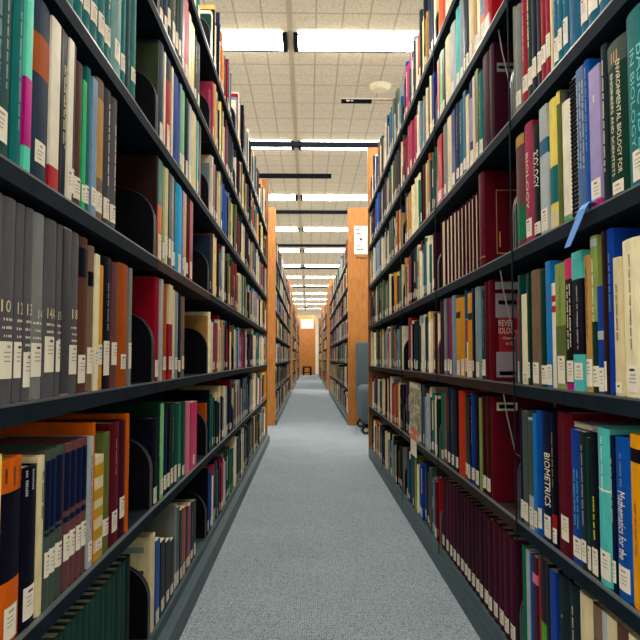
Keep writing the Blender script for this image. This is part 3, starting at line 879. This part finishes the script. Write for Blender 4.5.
MAXH = [.284] * 6 + [.335]
def parse_rows():
    taken = {}
    for side, b, lev, line, s in BOOKS:
        n = -side; X = (HL if side < 0 else HR)
        bounds = (LB if side < 0 else RB)
        (xa, ya), (xb, yb) = line
        ents = []
        for e in s.strip().split('\n'):
            tk = e.split()
            if len(tk) < 5: continue
            xl, xr, top, col, kind = float(tk[0]), float(tk[1]), float(tk[2]), tk[3], tk[4]
            yl = lambda x: ya + (yb - ya) * (x - xa) / (xb - xa)
            Xs = X - n * .008
            A = on_side(xl, yl(xl), Xs)[0]; B = on_side(xr, yl(xr), Xs)[0]
            A, B = min(A, B), max(A, B)
            if top < 1: H = top
            else:
                xm = (xl + xr) / 2
                H = on_side(xm, top, Xs)[1] - LEV[lev]
            ents.append([A, B, H, col, kind, tk[5:]])
        ents.sort(key=lambda e: e[0])
        lo = bounds[b] + .012; hi = bounds[b + 1] - .012
        prev = lo
        for e in ents:
            e[0] = max(e[0], prev + .0006); e[1] = min(max(e[1], e[0] + .004), hi); prev = e[1]
        tot = len(ents)
        gname = 'books on the %s of the %s %s bookcase' % (SHELFW[lev], NTH[b], 'left' if side < 0 else 'right')
        for k, (A, B, H, col, kind, opts) in enumerate(ents):
            if B - A < .003: continue
            H = min(max(H, .10), MAXH[lev])
            rnd = random.Random(int(A * 10000) + lev * 77 + side)
            kw = {}; bands = []; text = []; face = []; facet = []; words = None; D = rnd.uniform(.15, .19); tilt = 0; inset = rnd.uniform(.0065, .009)
            kw['label_pos'] = (.05 + rnd.uniform(0, .03), .19 + rnd.uniform(0, .03))
            if kind in 'hj' and rnd.random() < .45 : kw['dashes'] = (rnd.choice(['cream', 'gold', 'white']), .45, .85, 1)
            for op in opts:
                q = op.split(':')
                if q[0] == 'N': kw['label_pos'] = None
                elif q[0] == 'ND': kw.pop('dashes', None)
                elif q[0] == 'L': kw['label_pos'] = (float(q[1]), float(q[2]))
                elif q[0] == 'B': bands.append((float(q[1]), float(q[2]), q[3]))
                elif q[0] == 'D': kw['dashes'] = (q[1], float(q[2]), float(q[3]), int(q[4]) if len(q) > 4 else 1)
                elif q[0] == 'T': text.append((q[1].replace('_', ' '), float(q[2]), float(q[3]), float(q[5]) * (B - A), float(q[6]) * (B - A), q[4], q[7] if len(q) > 7 else 'v')); kw.pop('dashes', None)
                elif q[0] == 'F': face.append((float(q[1]), float(q[2]), float(q[3]), float(q[4]), q[5]))
                elif q[0] == 'FT': facet.append((q[1].replace('_', ' '), float(q[2]), float(q[3]), float(q[4]), float(q[5]), q[6]))
                elif q[0] == 'W': words = q[1].replace('_', ' ')
                elif q[0] == 'P': D = float(q[1])
                elif q[0] == 'I': inset = float(q[1])
                elif q[0] == 'R': tilt = float(q[1])
                elif q[0] == 'M': kw['gloss'] = q[1]
            if b == 0: place = '%s from the far end' % ORD[tot - 1 - k] if k < tot - 1 else 'last at the far end'
            else: place = '%s from the near end' % ORD[k] if k else 'first at the near end'
            desc = words or '%s %s' % (W(col), KINDW[kind])
            label = '%s, %s, %s, %s %s bookcase' % (desc, place, SHELFW[lev], NTH[b], 'left' if side < 0 else 'right')
            if len(label.split()) > 16: label = label.replace('from the ', 'from ').replace('at the ', 'at ')
            if len(label.split()) > 16: label = label.replace(' bookcase', ' case').replace(' shelf up', ' shelf')
            if len(label.split()) > 16: print('LONG', label)
            build_book(n, (X - n * inset, (A + B) / 2, LEV[lev] + .0004), B - A, H, D, col, kind, label, gname, bands=bands, text=text, face=face, facet=facet, tilt=tilt, **kw)
            taken.setdefault((side, b, lev), []).append((A, B))
    return taken
TAKEN = parse_rows()

# ------------------------------------------------------------------ the many small books farther down the aisle: one uncountable mass
class RowMesh:
    def __init__(s): s.v, s.f, s.m, s.c = [], [], [], []
    def face(s, vs, col, mi):
        o = len(s.v); s.v += vs; s.f.append(tuple(range(o, o + len(vs)))); s.m.append(mi); s.c.append(col)
RM = RowMesh()
LABC, PAGC = lin('efe6d2'), lin('cfc3a2')
def row_book(n, x, y0, y1, z, H, D, c, lab, band=None):
    w = y1 - y0; b = min(.2 * w, .005)
    P = lambda o, u, zz: (x + n * o, u, zz)
    f = [(-b, y0), (0, y0 + w * .25), (0, y1 - w * .25), (-b, y1)]
    for (o0, u0), (o1, u1) in zip(f[:-1], f[1:]):
        RM.face([P(o0, u0, z), P(o1, u1, z), P(o1, u1, z + H), P(o0, u0, z + H)], c, 0)
    RM.face([P(-D, y0, z), P(-b, y0, z), P(-b, y0, z + H), P(-D, y0, z + H)], c, 0)
    RM.face([P(-D, y1, z), P(-b, y1, z), P(-b, y1, z + H), P(-D, y1, z + H)], c, 0)
    RM.face([P(-D, y0, z + H - .003), P(-b, y0, z + H - .003), P(-b, y1, z + H - .003), P(-D, y1, z + H - .003)], PAGC, 1)
    RM.face([P(-b, y0, z + H), P(0, y0 + w * .25, z + H), P(0, y1 - w * .25, z + H), P(-b, y1, z + H)], c, 0)
    if lab:
        RM.face([P(.0007, y0 + w * .12, z + H * lab[0]), P(.0007, y1 - w * .12, z + H * lab[0]), P(.0007, y1 - w * .12, z + H * lab[1]), P(.0007, y0 + w * .12, z + H * lab[1])], LABC, 0)
    if band:
        RM.face([P(.0005, y0 + w * .2, z + H * band[0]), P(.0005, y1 - w * .2, z + H * band[0]), P(.0005, y1 - w * .2, z + H * band[1]), P(.0005, y0 + w * .2, z + H * band[1])], band[2], 0)
POOL = ('navy ' * 5 + 'ink ' * 4 + 'slate ' * 3 + 'dkslate ' * 3 + 'cream ' * 6 + 'ivory ' * 4 + 'white ' * 5 + 'grey ' * 4 + 'palegrey ' * 4 + 'tan ' * 3 + 'taupe ' * 3 + 'brown ' * 2 +
        'maroon ' * 3 + 'crimson ' * 2 + 'red ' * 2 + 'dkgreen ' * 3 + 'green ' * 2 + 'olive ' * 2 + 'teal ' * 3 + 'steel ' * 3 + 'blue ' * 3 + 'royal ' * 2 + 'bluegrey ' * 3 + 'palebl ' * 2 +
        'rust ' * 2 + 'amber ' * 1 + 'yellow ' * 2 + 'plum ' * 2 + 'black ' * 4 + 'fern ' * 2 + 'sage ' * 1 + 'rose ' * 1 + 'dkgrey ' * 2 + 'pink ').split()
START = {(1, 3): .085, (-1, 5): .012, (-1, 4): .014}
def fill_row(side, lev, y0, y1, seq=(), skip=()):
    n = -side; X = HL if side < 0 else HR
    rnd = random.Random(int(y0 * 977) + lev * 31 + (5 if side > 0 else 0))
    y = y0 + (rnd.uniform(.004, .05) if not seq else START.get((side, lev), .02)); k = 0
    hb = rnd.uniform(.225, .26); last = None
    end = y1 - rnd.uniform(.01, .14)
    run = 0; rc = None
    while y < end:
        w = rnd.choice((.012, .016, .02, .02, .024, .028, .034, .042)) * rnd.uniform(.85, 1.15)
        if y + w > end: break
        if any(a < y + w and y < b2 for a, b2 in skip): y += .01; continue
        if k < len(seq): ck = seq[k]
        else:
            if run <= 0 and rnd.random() < .06: run = rnd.randint(3, 7); rc = rnd.choice(POOL); rw = rnd.uniform(.022, .036); rh = rnd.uniform(.23, .275)
            ck = rc if run > 0 else rnd.choice(POOL)
        H = hb + rnd.uniform(-.045, .03)
        if k >= len(seq) and run > 0: w, H = rw, rh; run -= 1
        if lev == 6 and rnd.random() < .35: H = rnd.uniform(.26, .335)
        H = min(H, .282 if lev < 6 else .335)
        c = C(ck); j = rnd.uniform(.85, 1.15); c = (min(c[0] * j, 1), min(c[1] * j, 1), min(c[2] * j, 1), 1)
        lab = (rnd.uniform(.03, .09), rnd.uniform(.18, .24)) if rnd.random() < .82 else None
        band = (rnd.uniform(.35, .6), rnd.uniform(.7, .95), C(rnd.choice(('cream', 'gold', 'white', 'black', 'navy', 'red')))) if rnd.random() < .16 else None
        row_book(n, X - n * rnd.uniform(.003, .016), y, y + w - .0008, LEV[lev] + .0004, H, rnd.uniform(.15, .2), c, lab, band)
        y += w; k += 1
        if rnd.random() < .012: y += rnd.uniform(.03, .1)
LEFT2 = {6: 'dkgreen white black cream tan navy cream ivory dkslate rust orange', 5: 'rose rose slate black tan cream blue grey ink ivory cream tan navy', 4: 'bluegrey crimson white ivory pink grey brown navy bottle green cream',
         3: 'slate taupe plum mauve white ivory ivory yellow cream black maroon maroon slate palebl teal navy', 2: 'tan ivory ivory cream cream indigo crimson crimson rose maroon black cream black ivory red pink tan tan tan palebl navy',
         1: 'orange navy ink cream ivory green maroon dkgreen blue steel black cream navy cream ivory grey navy bluegrey dkteal navy', 0: 'ink taupe ink blue ink black blue white rose black dkgreen teal blue indigo maroon slate blue ink'}
RIGHT2 = {6: 'ivory navy slate slate grey fern tan taupe mauve', 5: 'indigo royal teal ivory navy black tan ivory grey teal cream', 4: 'green dkgreen fern slate teal orange dkgreen sage cream brown ivory', 3: 'wine ivory teal ivory white teal ivory steel cream black white',
          2: 'ivory white maroon brown grey cream white taupe yellow slate grey palegrey cream teal slate', 1: 'dkgreen ivory cream teal slate dkteal', 0: 'red maroon black palebl bluegrey dkslate fern sage wine brown slate navy dkslate olive'}
MAG = (3.02, 3.31)
for lev in range(7):
    for b in range(2, 6): fill_row(-1, lev, LB[b] + .006, LB[b + 1] - .012, LEFT2[lev].split() if b == 2 else ())
    for b in range(2, 5): fill_row(1, lev, RB[b] + .006, RB[b + 1] - .012, RIGHT2[lev].split() if b == 2 else (), skip=((MAG,) if (lev == 1 and b == 2) else ()))
    for a, b2 in RANGES:
        for side in (-1, 1):
            y = a + .05
            while y < b2 - .2:
                fill_row(side, lev, y, min(y + .95, b2 - .01)); y += .96
me = bpy.data.meshes.new('book_rows'); me.from_pydata(RM.v, [], RM.f)
me.materials.append(M['rows']); me.materials.append(M['rows'])
me.polygons.foreach_set('material_index', RM.m)
ca = me.color_attributes.new('Col', 'FLOAT_COLOR', 'CORNER')
buf = []
for f, c in zip(RM.f, RM.c): buf += list(c) * len(f)
ca.data.foreach_set('color', buf)
o = bpy.data.objects.new('book_rows', me); COL.objects.link(o)
tag(o, 'rows of many-coloured books filling the farther bays and the runs down the aisle', 'books', None, 'stuff')

# ------------------------------------------------------------------ remaining things
# face-out magazine in the third bay on the right
mx0 = HR + .006
mg = empty('magazine', (mx0, 3.165, LEV[1]), 'photo magazine facing out on the second shelf up, third bay on the right', 'magazine')
make('cover', MB().box(0, .004, -.135, .135, .002, .275), 'cover_art', mg)
make('page_block', MB().box(.0045, .012, -.134, .134, .003, .274), 'pages', mg)
make('title_strip', MB().box(-.0008, 0, -.12, .125, .248, .27), 'flat', mg, color=lin('e9e4dc'))
make('caption_strip', MB().box(-.0008, 0, -.12, .10, .03, .055), 'flat', mg, color=lin('e0602c'))
lf = empty('leaflet', (HR - .003, 3.12, LEV[1]), 'white leaflet with an orange top hanging off the shelf below the photo magazine', 'leaflet')
make('sheet', MB().box(-.002, -.0005, -.085, .085, -.07, .03), 'label', lf)
make('orange_header', MB().box(-.0026, -.002, -.085, .085, .004, .030), 'flat', lf, color=lin('e8642c'))

# pale blue ribbon hanging from the fourth shelf of the first bay on the right
rb = MB(); x = HR - .004
pts = [(.014, .010), (.0, .012), (-.004, .003), (-.006, -.015), (-.009, -.035), (-.012, -.058)]     # (outward is negative x)
ys = [1.135, 1.14, 1.148, 1.162, 1.180, 1.202]
vs = []
for (o2, zz), yy in zip(pts, ys): vs += [(x + o2, yy, LEV[3] + zz), (x + o2, yy + .036 - .008 * abs(zz) / .06, LEV[3] + zz)]
fs = [(2 * i, 2 * i + 2, 2 * i + 3, 2 * i + 1) for i in range(5)]
o = make('ribbon', rb.add(vs, fs), 'flat', color=lin('4a8ee0'))
sm = o.modifiers.new('thickness', 'SOLIDIFY'); sm.thickness = .0012
tag(o, 'pale blue ribbon hanging over the shelf edge on the near right bookcase', 'ribbon')

# bright wire book supports hanging from the shelf above, second bay on the right
for lev, y, lab in ((4, 1.725, 'bright wire book support beside the plum journals, nearest right shelves'), (2, 1.745, 'bright wire book support in front of the silver printed cover'),
                    (1, 1.735, 'bright wire book support in front of the stickered maroon hardback')):
    mb = MB(); z1 = LEV[lev + 1] - BOARD - .001; x0 = HR + .014
    pts = [(x0, y, z1), (x0 + .010, y + .004, z1 - .06), (x0 + .032, y + .006, z1 - .16), (x0 + .07, y + .006, z1 - .185), (x0 + .13, y + .006, z1 - .15), (x0 + .14, y, z1)]
    for p, q in zip(pts[:-1], pts[1:]): mb.tube(p, q, .0018, 6)
    tag(make('wire_book_support', mb, 'wire'), lab, 'book support', 'wire book supports on the right')

# a thin book lying flat on the row
fb = empty('book', (HR + .09, 1.247, LEV[1] + .2595), 'thin pale book lying flat on upright books, second shelf up, nearest right bookcase', 'book')
make('cover', MB().box(-.075, .075, -.05, .05, 0, .0015).box(-.075, .075, -.05, .05, .0085, .010), 'flat', fb, color=lin('8a97a8'))
make('page_block', MB().box(-.073, .073, -.048, .048, .0017, .0083), 'pages', fb)

# sign on the oak end panel across the cross aisle
SX, SY, SZ = .66, RANGES[0][0] - .005, CAM_Z + 1.46
sg = empty('sign', (SX, SY, SZ), 'small white direction sign with a black down arrow on the oak end panel', 'sign')
make('holder', MB().box(-.065, .085, -.012, 0, -.22, .19), 'wood', sg)
make('sign_plate', MB().box(-.092, .072, -.020, -.0125, -.185, .165), 'label', sg)
ink = MB(); yy = -.0208
for z, segs in ((.115, ((-.068, -.048), (-.044, -.03))), (.06, ((-.064, -.046), (-.042, -.03), (-.026, -.012))), (-.085, ((-.062, -.05), (-.04, -.026))), (-.135, ((-.062, -.044), (-.038, -.02), (-.012, .004), (.008, .02)))):
    for a, b2 in segs: ink.box(a, b2, yy, yy + .0006, z, z + .018)
ink.add([(-.034, yy, .012), (.016, yy, .012), (-.009, yy, -.026)], [(0, 1, 2)])
make('sign_markings', ink, 'ink', sg)

# upholstered chair on casters in the cross aisle
ch = empty('lounge_chair', (.97, 7.30, 0), 'grey upholstered chair on casters standing before the oak panel with the sign', 'chair')
make('backrest', MB().box(-.395, .36, .42, .56, .30, 1.01), 'fabric', ch, bevel=.03, smooth=True)
make('seat', MB().box(-.40, .36, -.36, .415, .11, .515), 'fabric', ch, bevel=.07, smooth=True)
make('base_frame', MB().box(-.36, .32, -.30, .52, .085, .112), 'black', ch)
for sx in (-.345, .30):
    for sy in (-.24, .47):
        w = make('caster', MB().tube((sx, sy - .022, .045), (sx, sy - .006, .045), .044, 18).tube((sx, sy + .006, .045), (sx, sy + .022, .045), .044, 18), 'black', ch)
        make('caster_hub', MB().tube((sx, sy - .025, .045), (sx, sy + .025, .045), .024, 14).box(sx - .01, sx + .03, sy - .005, sy + .005, .045, .088), 'alu', w)

# far end of the aisle: oak panel with lit notice and a dark stool
tag(make('oak_panel', MB().box(-.47, .36, 31.5, 31.56, 0, CAM_Z + 2.05), 'wood', bevel=.004), 'tall oak panel closing the far end of the aisle', 'panel')
nb = empty('notice_board', (-.04, 31.48, CAM_Z + 1.66), 'bright white notice high on the oak panel at the aisle end', 'notice')
make('board', MB().box(-.3, .3, 0, .019, -.22, .2), 'label', nb)
make('board_frame', MB().box(-.32, .32, .004, .018, -.24, -.22).box(-.32, .32, .004, .018, .2, .22), 'alu', nb)
st = empty('stool', (-.04, 31.0, 0), 'small dark stool standing before the oak panel at the aisle end', 'stool')
make('seat', MB().box(-.2, .2, -.18, .18, .36, .42), 'black', st, bevel=.012)
for sx in (-.17, .17):
    for sy in (-.15, .15): make('leg', MB().box(sx - .05, sx + .05, sy - .03, sy + .03, 0, .359), 'black', st)
make('stretcher', MB().box(-.119, .119, -.015, .015, .10, .14), 'black', st)
